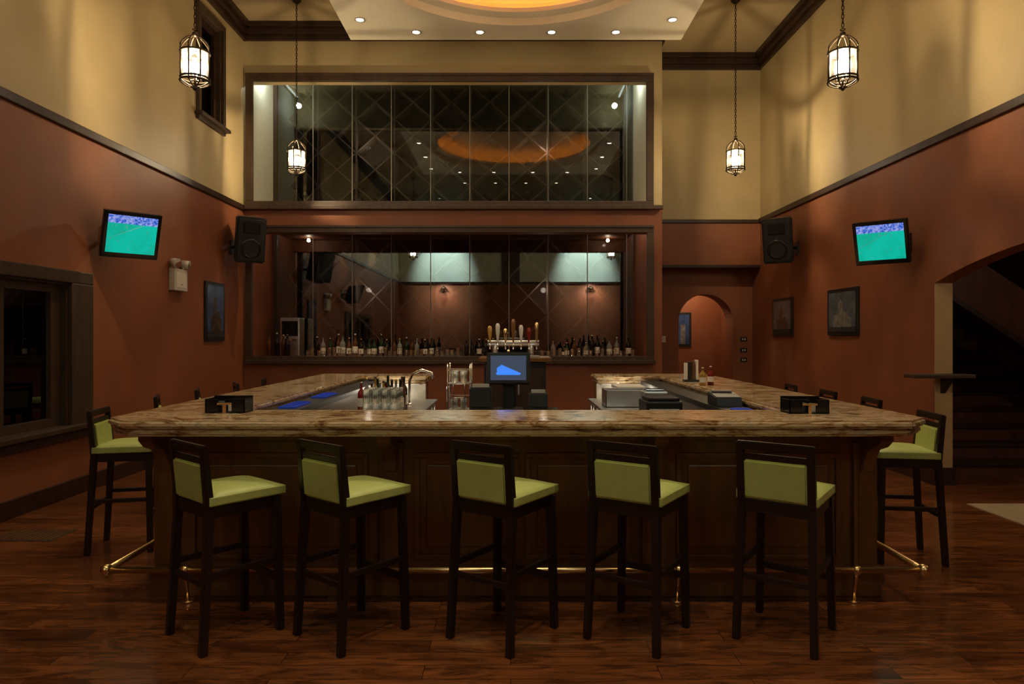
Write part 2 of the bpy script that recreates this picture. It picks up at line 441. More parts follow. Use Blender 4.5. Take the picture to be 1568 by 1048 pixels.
# ---------------------------------------------------------------- left windows
def side_window(y0, y1, z0, z1, cas, sill, cs):
    f = MB()
    x0, x1 = XL, XL+.05
    f.box((x0, y0-cs, z1), (x1, y1+cs, z1+cas), 'frame', .01)
    f.box((x0, y0-cs, z0-cas), (x1, y1+cs, z0), 'frame', .01)
    f.box((x0, y0-cs, z0), (x1, y0, z1), 'frame', .01); f.box((x0, y1, z0), (x1, y1+cs, z1), 'frame', .01)
    if sill: f.box((x0, y0-cs-.04, z0-.03), (x1+.06, y1+cs+.04, z0+.02), 'frame', .01)
    f.box((XL-T, y0, z0), (XL, y0+.02, z1), 'frame'); f.box((XL-T, y1-.02, z0), (XL, y1, z1), 'frame')
    f.box((XL-T, y0+.02, z0), (XL, y1-.02, z0+.02), 'frame'); f.box((XL-T, y0+.02, z1-.02), (XL, y1-.02, z1), 'frame')
    n = max(1, round((y1-y0)/.85)); d = (y1-y0-.04)/n; sw = .13 if n > 1 else .07
    for k in range(n):
        a = y0+.02+k*d; b = a+d
        for (p, q, u, v) in ((a, a+sw, z0+.02, z1-.02), (b-sw, b, z0+.02, z1-.02), (a+sw, b-sw, z0+.02, z0+.1), (a+sw, b-sw, z1-.1, z1-.02)):
            f.box((XL-.13, p, u), (XL-.06, q, v), 'frame' if n > 1 else 'trim')
        f.box((XL-.11, a+sw, z0+.1), (XL-.105, b-sw, z1-.1), 'nightglass')
    f.box((XL-T-.02, y0, z0), (XL-T, y1, z1), 'night')
    return f
side_window(4.0, WY1, .68, 2.08, .12, True, .34).obj('window_3')
side_window(9.40, 10.12, 4.62, 6.08, .08, True, .08).obj('window_4')

# ---------------------------------------------------------------- ceiling panel with circular cove
PCX, PCY, PH = .08, 7.93, 2.53
ZP = 6.10
c = MB(); t = bmesh.new(); N = 96
R1, R2 = 2.04, 1.86
sq, ci = [], []
for k in range(N):
    a = 2*pi*k/N; ca, sa = math.cos(a), math.sin(a); m = PH/max(abs(ca), abs(sa))
    sq.append((PCX+m*ca, PCY+m*sa)); ci.append((ca, sa))
def ringv(r, z): return [t.verts.new((PCX+r*x, PCY+r*y, z)) for x, y in ci]
vsq = [t.verts.new((x, y, ZP)) for x, y in sq]; vsqt = [t.verts.new((x, y, ZC)) for x, y in sq]
levels = [vsqt, vsq, ringv(R1, ZP), ringv(R1, 6.21), ringv(R2, 6.21), ringv(R2, 6.27), ringv(R2+.02, 6.27), ringv(R2+.02, 6.23), ringv(2.14, 6.23), ringv(2.14, 6.46), ringv(2.0, 6.55), ringv(.01, 6.57)]
for A, B in zip(levels, levels[1:]):
    for k in range(N): t.faces.new([A[k], A[(k+1) % N], B[(k+1) % N], B[k]])
c._merge(t, 'panel', None, False)
c.obj('ceiling_tray_panel')
MB().ring((PCX, PCY, 6.255), 2.0, .016, 'cove', 96).obj('cove_led_strip')

def dl_mesh():
    d = MB()
    d.lathe([(.045, .0), (.075, -.004), (.078, -.012), (.06, -.014), (.05, -.004)], (0, 0, 0), 'white', 24)
    d.lathe([(.001, -.006), (.05, -.006)], (0, 0, 0), 'down', 24)
    return d.mesh('recessed_downlight')
DLM = dl_mesh()
def spot(loc, energy, size=80, blend=.8, col=(1, .80, .55), target=None, rad=.05, name='lamp', parent=None):
    l = bpy.data.lights.new(name, 'SPOT'); l.energy = energy; l.spot_size = math.radians(size); l.spot_blend = blend
    l.color = col; l.shadow_soft_size = rad
    o = bpy.data.objects.new(name, l); S.collection.objects.link(o); o.location = loc
    if target:
        o.rotation_euler = (Vector(target)-Vector(loc)).to_track_quat('-Z', 'Y').to_euler()
    if parent:
        o.parent = parent; o.matrix_parent_inverse = Matrix.Translation(-Vector(parent.location))
    return o
def downlight(x, y, z, e, size=85, target=None, col=(1, .80, .55), blend=.8):
    o = place(DLM, 'recessed_downlight', (x, y, z))
    spot((x, y, z-.03), e, size, blend, col=col, parent=o, target=target, name='downlight_lamp')
for x in (-1.41, -.46, .61, 1.57): downlight(x, 10.18, ZP, 45)
for x in (-1.41, -.46, .61, 1.57): downlight(x, 5.68, ZP, 80)
for y in (9.78, 8.55, 7.3, 6.08):
    downlight(-2.16, y, ZP, 52); downlight(2.32, y, ZP, 52)
for x in (-1.5, -.5, .5, 1.5): downlight(x, 2.2, ZC, 165 if abs(x) < 1 else 125, 60)
for x in (-2.6, 2.9):
    downlight(x, -.3, ZC, 1700, 52, target=(x, YF, 4.3), col=(.85, 1, .92), blend=.8)

# ---------------------------------------------------------------- lanterns
def lantern_mesh(ceil_h):
    d = MB(); r = .135
    for z, rr in ((0.02, r), (.30, r), (.05, r*.98)): d.ring((0, 0, z), rr, .010, 'iron', 24)
    for k in range(8):
        a = 2*pi*k/8; ca, sa = math.cos(a), math.sin(a)
        d.tube([(r*ca, r*sa, .02), (r*ca, r*sa, .30)], .008, 'iron', 6)
        pts = []
        for q in range(9):
            u = q/8; rr = r*(1-u)**.55*(1+.25*math.sin(pi*u)) + .012*u
            pts.append((rr*ca, rr*sa, .30+.17*u))
        d.tube(pts, .007, 'iron', 6)
        pts = []
        for q in range(7):
            u = q/6; rr = r*(1-u)**.6+.008
            pts.append((rr*ca, rr*sa, .02-.06*u))
        d.tube(pts, .006, 'iron', 6)
    d.sph((0, 0, -.05), .02, 'iron'); d.sph((0, 0, .48), .028, 'iron')
    d.ring((0, 0, .525), .022, .005, 'iron', 16)
    d.lathe([(.118, .03), (.118, .30)], (0, 0, 0), 'lglass', 24)
    d.cyl((0, 0, -.04), (0, 0, .08), .01, 'iron')
    for k in range(4):
        a = 2*pi*k/4+.4; x, y = .062*math.cos(a), .062*math.sin(a)
        d.tube([(0, 0, .04), (x*.6, y*.6, .025), (x, y, .05)], .005, 'iron', 6)
        d.cyl((x, y, .05), (x, y, .09), .012, 'white')
        d.sph((x, y, .155), .030, 'bulb', (1, 1, 2.2))
    z = .55; i = 0
    while z < ceil_h-.04:
        a = (i % 2)*pi/2; pts = []
        for q in range(8):
            b = 2*pi*q/8; pts.append((.012*math.cos(b)*math.cos(a), .012*math.cos(b)*math.sin(a), z+.02+.026*math.sin(b)))
        d.tube(pts, .005, 'iron', 5, closed=True); z += .042; i += 1
    d.lathe([(.01, ceil_h-.05), (.03, ceil_h-.045), (.06, ceil_h-.02), (.07, ceil_h), (.001, ceil_h)], (0, 0, 0), 'iron', 20)
    return d.mesh('pendant_lantern')
ZL = 4.02
LM = lantern_mesh(ZC-ZL)
for (x, y) in ((-3.07, 6.64), (3.23, 6.64), (-3.20, 10.2), (3.36, 10.2), (-3.1, 2.9), (3.2, 2.9)):
    o = place(LM, 'pendant_lantern', (x, y, ZL))
    l = bpy.data.lights.new('lantern_lamp', 'POINT'); l.energy = 62 if y > 4 else 42; l.color = (1, .76, .45); l.shadow_soft_size = .015
    lo = bpy.data.objects.new('lantern_lamp', l); S.collection.objects.link(lo); lo.location = (0, 0, .19); lo.parent = o

# ---------------------------------------------------------------- bar
ZT = 1.10
BX0, BX1, BY0, BY1 = -2.31, 2.38, 3.75, 8.40
IX0, IX1, IY0 = -1.72, 1.72, 4.32
GX0, GX1, RY = -.97, .98, 7.90
def bar_outline(e):
    ch = .16
    return [(BX0+e+ch, BY0+e), (BX1-e-ch, BY0+e), (BX1-e, BY0+e+ch), (BX1-e, BY1-e), (GX1+e, BY1-e), (GX1+e, RY+e), (IX1+e, RY+e),
            (IX1+e, IY0-e), (IX0-e, IY0-e), (IX0-e, RY+e), (GX0-e, RY+e), (GX0-e, BY1-e), (BX0+e, BY1-e), (BX0+e, BY0+e+ch)]
b = MB()
b.prism(bar_outline(0), 'z', 1.055, ZT, 'granite', .014, seg=3)
b.prism(bar_outline(.018), 'z', 1.010, 1.055, 'granite', .014, seg=3)
DX0, DX1, DY0 = -2.14, 2.20, 4.13
b.box((DX0, DY0, 0), (DX1, DY0+.16, 1.01), 'die')
b.box((DX0, DY0+.16, 0), (DX0+.16, 8.2, 1.01), 'die'); b.box((DX1-.16, DY0+.16, 0), (DX1, 8.2, 1.01), 'die')
b.box((DX0+.16, 8.0, 0), (GX0-.02, 8.2, 1.01), 'die'); b.box((GX1+.02, 8.0, 0), (DX1-.16, 8.2, 1.01), 'die')
b.box((IX0+.10, 7.93, .1), (GX0-.02, 8.0, 1.01), 'stone'); b.box((GX1+.02, 7.93, .1), (IX1-.1, 8.0, 1.01), 'stone')
b.box((DX0-.03, DY0-.03, 0), (DX1+.03, DY0, .14), 'die', .008)
b.box((DX0-.02, DY0-.02, .93), (DX1+.02, DY0, 1.008), 'die', .008)
pil = [-2.07, -.72, .86, 2.13]
for p in pil:
    b.box((p-.07, DY0-.035, .14), (p+.07, DY0, .93), 'die', .006)
    b.box((p-.045, DY0-.043, .2), (p+.045, DY0-.034, .86), 'die', .004)
    prof = [(DY0, 1.01), (DY0-.27, 1.01), (DY0-.27, .97), (DY0-.22, .93), (DY0-.13, .90), (DY0-.08, .83), (DY0-.06, .76), (DY0, .74)]
    b.prism(prof, 'x', p-.04, p+.04, 'die', .006)
for a, c2 in zip(pil, pil[1:]):
    x0, x1 = a+.12, c2-.12; n = 2 if (x1-x0) > 1.2 else 1; dw = (x1-x0)/n
    for k in range(n):
        p0, p1 = x0+k*dw+.02, x0+(k+1)*dw-.02
        for (u0, u1, z0, z1) in ((p0, p1, .22, .25), (p0, p1, .83, .86), (p0, p0+.03, .25, .83), (p1-.03, p1, .25, .83)):
            b.box((u0, DY0-.018, z0), (u1, DY0, z1), 'die', .006)
        b.box((p0+.07, DY0-.012, .29), (p1-.07, DY0, .79), 'die', .01)
for sx, xx in ((-1, DX0), (1, DX1)):
    for y in (4.6, 5.8, 7.0, 8.1):
        b.box((min(xx, xx+sx*.03), y-.06, 0), (max(xx, xx+sx*.03), y+.06, 1.0), 'die', .006)
    b.box((min(xx, xx+sx*.03), DY0, 0), (max(xx, xx+sx*.03), 8.2, .14), 'die', .006)
for s0, s1 in ((IX0, IX0+.22), (IX1-.22, IX1)):
    b.box((s0, IY0+.02, 1.00), (s1, RY-.02, 1.045), 'black', .005)
    b.box((s0 + (0 if s0 < 0 else .12), IY0+.02, .0), (s0+(.10 if s0 < 0 else .22), RY-.02, 1.0), 'die')
b.box((IX0+.22, IY0, .0), (IX1-.22, IY0+.05, .95), 'black')
b.obj('bar_counter')

for sx, y0s in ((-1, (4.9, 5.7)), (1, (4.42,))):
    for y in y0s:
        m = MB()
        x0 = IX0+.05 if sx < 0 else IX1-.17
        m.box((0, 0, 0), (.12, .40, .012), 'bluemat', .003)
        for k in range(10): m.box((.010, .02+k*.038, .012), (.11, .032+k*.038, .017), 'bluemat')
        m.obj('bar_mat', (x0, y, 1.0455))
zr = .20; x0, x1, yy = -2.36, 2.41, 3.985
fr = MB()
fr.tube([(x0, yy, zr), (x1, yy, zr)], .020, 'brass', 14)
for x in (-1.9, -.98, .0, .98, 2.02):
    fr.tube([(x, yy, zr), (x, yy+.02, .10), (x, yy+.04, .0)], .012, 'brass', 8); fr.sph((x, yy, zr), .03, 'brass')
    fr.cyl((x, yy+.04, 0), (x, yy+.04, .012), .035, 'brass')
for x in (x0, x1): fr.sph((x, yy, zr), .036, 'brass')
fr.obj('brass_foot_rail')
for x in (x0, x1):
    fr = MB(); sx = 1 if x < 0 else -1
    fr.tube([(x, yy+.04, zr), (x, 7.8, zr)], .020, 'brass', 14); fr.sph((x, 7.8, zr), .034, 'brass')
    for y in (4.8, 6.0, 7.2):
        fr.tube([(x, y, zr), (x+sx*.03, y, .1), (x+sx*.05, y, 0)], .012, 'brass', 8); fr.sph((x, y, zr), .028, 'brass')
    fr.obj('brass_foot_rail')

# ---------------------------------------------------------------- stools
def stool_mesh():
    d = MB()
    zs = .735
    def leg(bx, by, tx, ty, zt, w0=.018, w1=.020):
        d.hexa([(bx-w0, by-w0, 0), (bx+w0, by-w0, 0), (bx+w0, by+w0, 0), (bx-w0, by+w0, 0)],
               [(tx-w1, ty-w1, zt), (tx+w1, ty-w1, zt), (tx+w1, ty+w1, zt), (tx-w1, ty+w1, zt)], 'espresso', .003)
    leg(-.19, .19, -.175, .175, zs); leg(.19, .19, .175, .175, zs)
    leg(-.19, -.225, -.172, -.185, zs); leg(.19, -.225, .172, -.185, zs)
    for sx in (-1, 1):
        x = sx*.172
        w_ = .019
        d.hexa([(x-w_, -.185-.021, zs), (x+w_, -.185-.021, zs), (x+w_, -.185+.021, zs), (x-w_, -.185+.021, zs)],
               [(x-w_, -.215-.016, 1.06), (x+w_, -.215-.016, 1.06), (x+w_, -.215+.014, 1.06), (x-w_, -.215+.014, 1.06)], 'espresso', .003)
    d.box((-.175, .162, .685), (.175, .188, .755), 'espresso', .003); d.box((-.175, -.2, .685), (.175, -.174, .755), 'espresso', .003)
    d.box((-.186, -.185, .685), (-.162, .175, .755), 'espresso', .003); d.box((.162, -.185, .685), (.186, .175, .755), 'espresso', .003)
    d.box((-.18, .175, .27), (.18, .195, .305), 'espresso', .003)
    d.box((-.18, -.215, .33), (.18, -.195, .36), 'espresso', .003)
    d.box((-.192, -.21, .38), (-.172, .18, .41), 'espresso', .003); d.box((.172, -.21, .38), (.192, .18, .41), 'espresso', .003)
    t = bmesh.new(); bmesh.ops.create_cube(t, size=1); bmesh.ops.subdivide_edges(t, edges=t.edges, cuts=7, use_grid_fill=True)
    for v in t.verts:
        x, y, z = v.co
        ex = 1-(abs(x)*2)**6; ey = 1-(abs(y)*2)**6
        v.co = Vector((x*.40, y*.41+.012, .782+(z*.062 if z < 0 else z*.062*(.45+.55*ex*ey)+ .012*(1-(2*x)**2)*(1-(2*y)**2))))
    d._merge(t, 'green', None, True)
    def backz(z): return -.185-.03*(z-zs)/(1.06-zs)
    def slab(x0, x1, z0, z1, th, off, mat, bev):
        ya, yb = backz(z0)+off, backz(z1)+off
        d.hexa([(x0, ya-th/2, z0), (x1, ya-th/2, z0), (x1, ya+th/2, z0), (x0, ya+th/2, z0)],
               [(x0, yb-th/2, z1), (x1, yb-th/2, z1), (x1, yb+th/2, z1), (x0, yb+th/2, z1)], mat, bev)
    slab(-.190, .190, 1.02, 1.065, .030, 0, 'espresso', .006)
    slab(-.156, .156, .968, 1.00, .022, 0, 'espresso', .003)
    slab(-.154, .154, .760, .966, .044, 0, 'green', .010)
    return d.mesh('bar_stool')
SM = stool_mesh()
SS = (1, 1, .965)
for x, y, a in ((-1.50, 3.63, -41), (-.83, 3.63, -40), (-.03, 3.62, -35), (.68, 3.62, -34), (1.455, 3.61, -36)):
    place(SM, 'bar_stool', (x, y, 0), math.radians(a), scale=SS)
for y, a, x in ((5.1, -78, -2.84), (6.25, -66, -3.0), (7.0, -68, -2.98), (7.9, -62, -2.95), (8.7, -75, -2.92)):
    place(SM, 'bar_stool', (x, y, 0), math.radians(a), scale=SS)
for y, a, x in ((4.86, 82, 2.76), (5.95, 84, 2.92), (6.75, 86, 2.92), (7.6, 84, 2.90)):
    place(SM, 'bar_stool', (x, y, 0), math.radians(a), scale=SS)

# ---------------------------------------------------------------- bottles
def bottle(d, x, y, z, h, r, mat, label=True, cap='black'):
    d.lathe([(.001, 0), (r, .002), (r, h*.58), (r*.9, h*.66), (r*.36, h*.76), (r*.32, h*.93), (r*.38, h*.935), (r*.38, h*.95)], (x, y, z), mat, 12)
    d.lathe([(r*.36, h*.95), (r*.36, h), (.001, h)], (x, y, z), cap, 10)
    if label: d.lathe([(r*1.02, h*.18), (r*1.02, h*.46)], (x, y, z), 'paper', 12)
def glass(d, x, y, z, h=.12, r=.035):
    d.lathe([(.001, .004), (r*.8, .004), (r*.82, 0), (r, h), (r*.95, h), (r*.78, .01)], (x, y, z), 'clear', 12)
bt = MB(); zz = 1.2005
def run(xa, xb, prob, hmin, hmax):
    x = xa
    while x < xb:
        if random.random() < prob:
            bottle(bt, x, 11.6+random.uniform(-.08, .08), zz, random.uniform(hmin, hmax), random.uniform(.038, .048), random.choice(BOT[:4]+[BOT[2]]), random.random() < .5, random.choice(['black', 'white', 'brass']))
        x += random.uniform(.09, .13)
run(-4.08, -3.7, .9, .36, .46); run(-3.3, -1.35, .9, .30, .40); run(-.75, -.2, .6, .26, .34); run(.5, .95, .5, .2, .28); run(.95, 2.15, .75, .24, .38)
bt.obj('liquor_bottles')
gs = MB()
for k in range(30):
    glass(gs, -3.35+k*.085+random.uniform(-.01, .01), 11.3+random.uniform(-.06, .06), zz, random.uniform(.10, .18), .034)
for k in range(16):
    glass(gs, .52+k*.1, 11.3+random.uniform(-.06, .06), zz, random.uniform(.10, .18), .034)
gs.obj('shelf_glasses')
a = MB(); a.box((0, 0, 0), (.34, .3, .68), 'steel', .02).box((.03, -.01, .36), (.31, 0, .62), 'black_gloss', .004).box((.04, -.03, .28), (.30, -.01, .31), 'chrome', .004)
a.obj('coffee_machine', (-4.02, 11.9, zz))

# ---------------------------------------------------------------- inside-bar equipment
st = MB()
st.box((-1.42, 5.6, .84), (-.80, 7.5, .87), 'steel', .006)
st.box((-1.42, 5.6, .5), (-.80, 7.5, .53), 'steel', .006)
for x in (-1.38, -.84):
    for y in (5.66, 7.44): st.cyl((x, y, 0), (x, y, .84), .02, 'steel')
st.obj('stainless_bar_station')
st = MB()
st.box((.86, 5.4, .84), (1.44, 7.6, .87), 'steel', .006)
st.box((.86, 5.4, .35), (1.44, 7.6, .38), 'steel', .006)
for x in (.90, 1.40):
    for y in (5.46, 7.54): st.cyl((x, y, 0), (x, y, .84), .02, 'steel')
st.obj('stainless_bar_station')
sb = MB()
for r_ in range(3):
    for k in range(6):
        if random.random() < .85:
            bottle(sb, -1.37+k*.075, 6.15+r_*.11, .8705, random.uniform(.25, .33), .033, random.choice(BOT), random.random() < .7, random.choice(['black', 'chrome', 'brass']))
sb.obj('speed_rail_bottles')
sg = MB()
for i in range(4):
    for j in range(5):
        for k in range(2): glass(sg, -1.20+i*.075, 5.68+j*.08, .8705+k*.125, .12, .034)
sg.obj('stacked_glasses')
o = MB(); o.box((0, 0, 0), (.42, .30, .012), 'steel', .003)
for (a0, a1) in (((0, 0, 0), (.42, .012, .17)), ((0, .288, 0), (.42, .30, .17)), ((0, 0, 0), (.012, .30, .17)), ((.408, 0, 0), (.42, .30, .17))): o.box(a0, a1, 'steel', .003)
o.box((.012, .012, .10), (.408, .288, .13), 'clear')
o.obj('ice_bin', (.92, 6.6, .8705))
o = MB(); o.box((0, 0, 0), (.30, .32, .16), 'black', .012); o.box((.02, .02, .16), (.28, .28, .19), 'black', .01); o.box((.03, -.006, .03), (.27, 0, .10), 'steel', .003)
o.obj('cash_drawer', (1.10, 5.55, .8705))
o = MB(); o.box((0, 0, 0), (.22, .18, .19), 'steel', .01); o.box((.03, .03, .19), (.19, .15, .21), 'chrome', .004); o.obj('napkin_dispenser', (1.20, 6.15, .8705))
o = MB()
for k in range(4): o.box((0, 0, k*.045), (.3, .42, k*.045+.035), 'white' if k % 2 else 'steel', .006)
o.obj('tray_stack', (1.10, 7.05, .8705))
o = MB(); o.hexa([(0, 0, 0), (.19, 0, 0), (.19, .24, 0), (0, .24, 0)], [(0.0, .02, .07), (.19, .02, .07), (.19, .24, .10), (0, .24, .10)], 'black', .006)
o.box((.02, .18, .10), (.17, .22, .108), 'steel'); o.obj('credit_card_reader', (1.51, 5.0, 1.0455))
o = MB(); o.box((0, 0, 0), (.16, .10, .02), 'black', .004)
for k in range(4): o.box((.01+k*.036, .02, .02), (.035+k*.036, .08, .19+.01*k), ('paper', 'black', 'die', 'paper')[k], .003)
o.obj('menu_holder', (1.76, 6.9, ZT+.0005))
o = MB(); bottle(o, 0, 0, 0, .17, .03, BOT[5], True, 'white'); bottle(o, .09, .05, 0, .18, .03, BOT[4], True, 'white'); o.obj('condiment_bottles', (1.80, 6.4, ZT+.0005))
def caddy(loc, rz=0):
    o = MB()
    o.box((-.12, -.07, 0), (.12, .07, .008), 'black_gloss', .002)
    for a0, a1 in (((-.12, -.07, 0), (-.112, .07, .085)), ((.112, -.07, 0), (.12, .07, .085)), ((-.12, .062, 0), (.12, .07, .095)), ((-.12, -.07, 0), (-.04, -.062, .085)), ((.04, -.07, 0), (.12, -.062, .085)), ((-.004, -.06, 0), (.004, .06, .08))):
        o.box(a0, a1, 'black_gloss', .002)
    for k in range(7): o.box((-.1, -.05, .009+k*.008), (-.012, .05, .016+k*.008), 'black', .001)
    for k in range(5): o.box((.012, -.05, .009+k*.008), (.1, .05, .016+k*.008), 'paper', .001)
    o.box((-.010, -.08, .0), (.010, -.071, .055), 'brass', .002); o.box((-.045, -.08, .05), (.045, -.071, .062), 'brass', .002)
    o.obj('napkin_caddy', loc, rz)
caddy((-1.73, 4.20, ZT+.0005)); caddy((1.79, 4.16, ZT+.0005))

o = MB(); o.box((-.55, 5.75, 0), (.42, 6.35, .86), 'black', .01); o.box((-.57, 5.72, .86), (.44, 6.38, .90), 'black_gloss', .006)
for k in range(2): o.box((-.52+k*.48, 5.74, .08), (-.06+k*.48, 5.75, .80), 'steel', .004)
o.obj('service_counter')
o = MB()
o.box((-.13, -.10, 0), (.13, .12, .03), 'black', .01); o.hexa([(-.05, .0, .03), (.05, .0, .03), (.05, .08, .03), (-.05, .08, .03)], [(-.05, .02, .30), (.05, .02, .30), (.05, .07, .30), (-.05, .07, .30)], 'black', .005)
mt = Matrix.Translation((0, -.02, .38)) @ Matrix.Rotation(math.radians(-10), 4, 'X')
o.box((-.19, -.02, -.14), (.19, .03, .14), 'black', .012, mtx=mt)
scr = pm('pos_screen', (0.02, 0.03, 0.05, 1), .2, emis=(0.12, 0.16, 0.25, 1), estr=.35)
o.box((-.155, -.024, -.105), (.155, -.019, .11), scr, mtx=mt)
logo = emat('pos_logo', (0.05, 0.25, 1.0, 1), 1.0)
o.hexa([(-.10, -.026, -.06), (.10, -.026, -.06), (.11, -.026, -.045), (-.11, -.026, -.045)], [(-.10, -.026, .0), (-.06, -.026, .03), (-.03, -.025, .012), (-.05, -.025, .0)], logo, mtx=mt)
o.cyl((.0, -.0, .13), (.0, .0, .165), .012, 'brass', mtx=mt)
o.obj('pos_terminal', (-.02, 6.0, .9005))
def printer(loc, w_=.15, h_=.16):
    o = MB(); o.hexa([(-w_/2, -.1, 0), (w_/2, -.1, 0), (w_/2, .1, 0), (-w_/2, .1, 0)], [(-w_/2, -.07, h_), (w_/2, -.07, h_), (w_/2, .1, h_), (-w_/2, .1, h_)], 'black', .01)
    o.box((-w_*.38, -.03, h_), (w_*.38, -.02, h_+.03), 'paper'); o.box((-w_*.4, -.1, .05), (w_*.4, -.092, .06), 'chrome'); o.obj('receipt_printer', loc)
printer((-.26, 5.95, .9005), .19, .22); printer((.24, 5.95, .9005), .16, .17)
o = MB()
for z in (0.006, .12, .24, .36): o.tube([(-.10, -.12, z), (.10, -.12, z), (.10, .12, z), (-.10, .12, z)], .005, 'chrome', 6, closed=True)
for x in (-.10, .10):
    for y in (-.12, .12): o.cyl((x, y, 0), (x, y, .42), .007, 'chrome', seg=8)
for x in (-.05, .05): o.cyl((x, -.12, 0), (x, -.12, .36), .004, 'chrome', seg=6)
for z in (.0, .24):
    o.box((-.10, -.12, z), (.10, .12, z+.006), 'steel')
    for i in range(2):
        for j in range(2): glass(o, -.045+i*.08, -.05+j*.09, z+.007, .1, .032)
o.obj('glass_rack', (-.455, 6.12, .9012))
o = MB(); o.box((-.30, 7.7, 0), (.40, 8.3, 1.27), 'black', .01); o.box((-.36, 7.66, 1.27), (.46, 8.34, 1.32), 'die', .01)
for k in range(2):
    x0 = -.28+k*.34; o.box((x0, 7.685, .12), (x0+.32, 7.70, 1.2), 'trim', .005); o.box((x0+.02, 7.67, .9), (x0+.04, 7.685, 1.1), 'steel')
o.obj('draft_beer_cabinet')
o = MB()
o.cyl((-.18, 0, 0), (-.18, 0, .14), .03, 'steel'); o.cyl((.24, 0, 0), (.24, 0, .14), .03, 'steel')
o.cyl((-.27, 0, .16), (.33, 0, .16), .035, 'steel', seg=20)
hm = [BOT[5], 'white', 'brass', 'die', 'white', BOT[4], 'brass']
for k in range(7):
    x = -.24+k*.09
    o.cyl((x, -.03, .155), (x, -.10, .145), .010, 'chrome', seg=10); o.cyl((x, -.10, .155), (x, -.10, .09), .009, 'chrome', seg=10)
    hh = (.19, .22, .16, .27, .20, .17, .23)[k]
    o.lathe([(.008, 0), (.012, .03), (.022, hh*.5), (.026, hh*.85), (.014, hh), (.001, hh)], (x, -.09, .17), hm[k], 10)
o.box((-.27, -.2, 0), (.33, -.06, .02), 'steel', .004)
o.obj('beer_tap_tower', (0.0, 7.98, 1.3205))
o = MB(); o.tube([(0, 0, 0), (0, 0, .25), (.03, 0, .32), (.12, 0, .36), (.22, -.02, .33), (.24, -.04, .28)], .014, 'chrome', 10); o.cyl((0, 0, 0), (0, 0, .03), .03, 'chrome'); o.obj('bar_faucet', (-1.0, 6.75, .8705))

# ---------------------------------------------------------------- TVs
def tvmat(name, c1, c2, st, sc):
    m, nt, b = newmat(name)
    tc = nt.nodes.new('ShaderNodeTexCoord'); n = nt.nodes.new('ShaderNodeTexNoise'); n.inputs['Scale'].default_value = sc
    nt.links.new(tc.outputs['Object'], n.inputs['Vector'])
    r = nt.nodes.new('ShaderNodeValToRGB'); r.color_ramp.elements[0].color = c1; r.color_ramp.elements[1].color = c2
    r.color_ramp.elements[0].position = .4; r.color_ramp.elements[1].position = .6
    nt.links.new(n.outputs['Fac'], r.inputs['Fac']); nt.links.new(r.outputs[0], b.inputs['Emission Color'])
    b.inputs['Base Color'].default_value = (0, 0, 0, 1); b.inputs['Emission Strength'].default_value = st
    return m
TVF = tvmat('tv_football_pitch', (0.0, 0.42, 0.30, 1), (0.0, 0.50, 0.38, 1), .95, 6)
TVS = tvmat('tv_stadium_crowd', (0.01, 0.10, 0.60, 1), (0.35, 0.40, 0.85, 1), .9, 40)
def tv(loc, yaw, wallx):
    o = MB(); mt = Matrix.Rotation(math.radians(20), 4, 'X')
    o.box((-.275, -.03, -.245), (.275, .03, .245), 'black_gloss', .012, mtx=mt)
    o.hexa([(-.265, .03, -.22), (.265, .03, -.22), (.265, .03, .22), (-.265, .03, .22)], [(-.22, .15, -.17), (.22, .15, -.17), (.22, .15, .18), (-.22, .15, .18)], 'black', .01, mtx=mt)
    o.box((-.235, -.034, -.19), (.235, -.030, .12), TVF, mtx=mt)
    o.box((-.235, -.034, .12), (.235, -.030, .205), TVS, mtx=mt)
    for k in range(14):
        x = random.uniform(-.22, .22); z = random.uniform(-.17, .1); o.box((x, -.036, z), (x+.006, -.034, z+.014), 'paper', mtx=mt)
    o.tube([(-.23, -.036, -.05), (.1, -.036, .12)], .0015, 'paper', 4, mtx=mt)
    ob = o.obj('wall_television', loc, yaw)
    d = wallx-loc[0]
    bpar = MB()
    inv = Matrix.Rotation(-yaw, 4, 'Z')
    def W(p): return inv @ (Vector(p))
    bpar.tube([Vector((0, .12, 0)), W((d*.5, .14, 0)), W((d, .12, 0))], .02, 'black', 8)
    c0 = W((d - .01*(1 if d > 0 else -1), .12, 0))
    bpar.box((-.012, -.08, -.11), (.012, .08, .11), 'black', mtx=Matrix.Translation(c0) @ inv)
    bo = bpar.obj('mount_arm'); bo.parent = ob
tv((-3.97, 7.14, 2.62), math.radians(46), XL)
tv((4.10, 7.55, 2.60), math.radians(-42), XR)

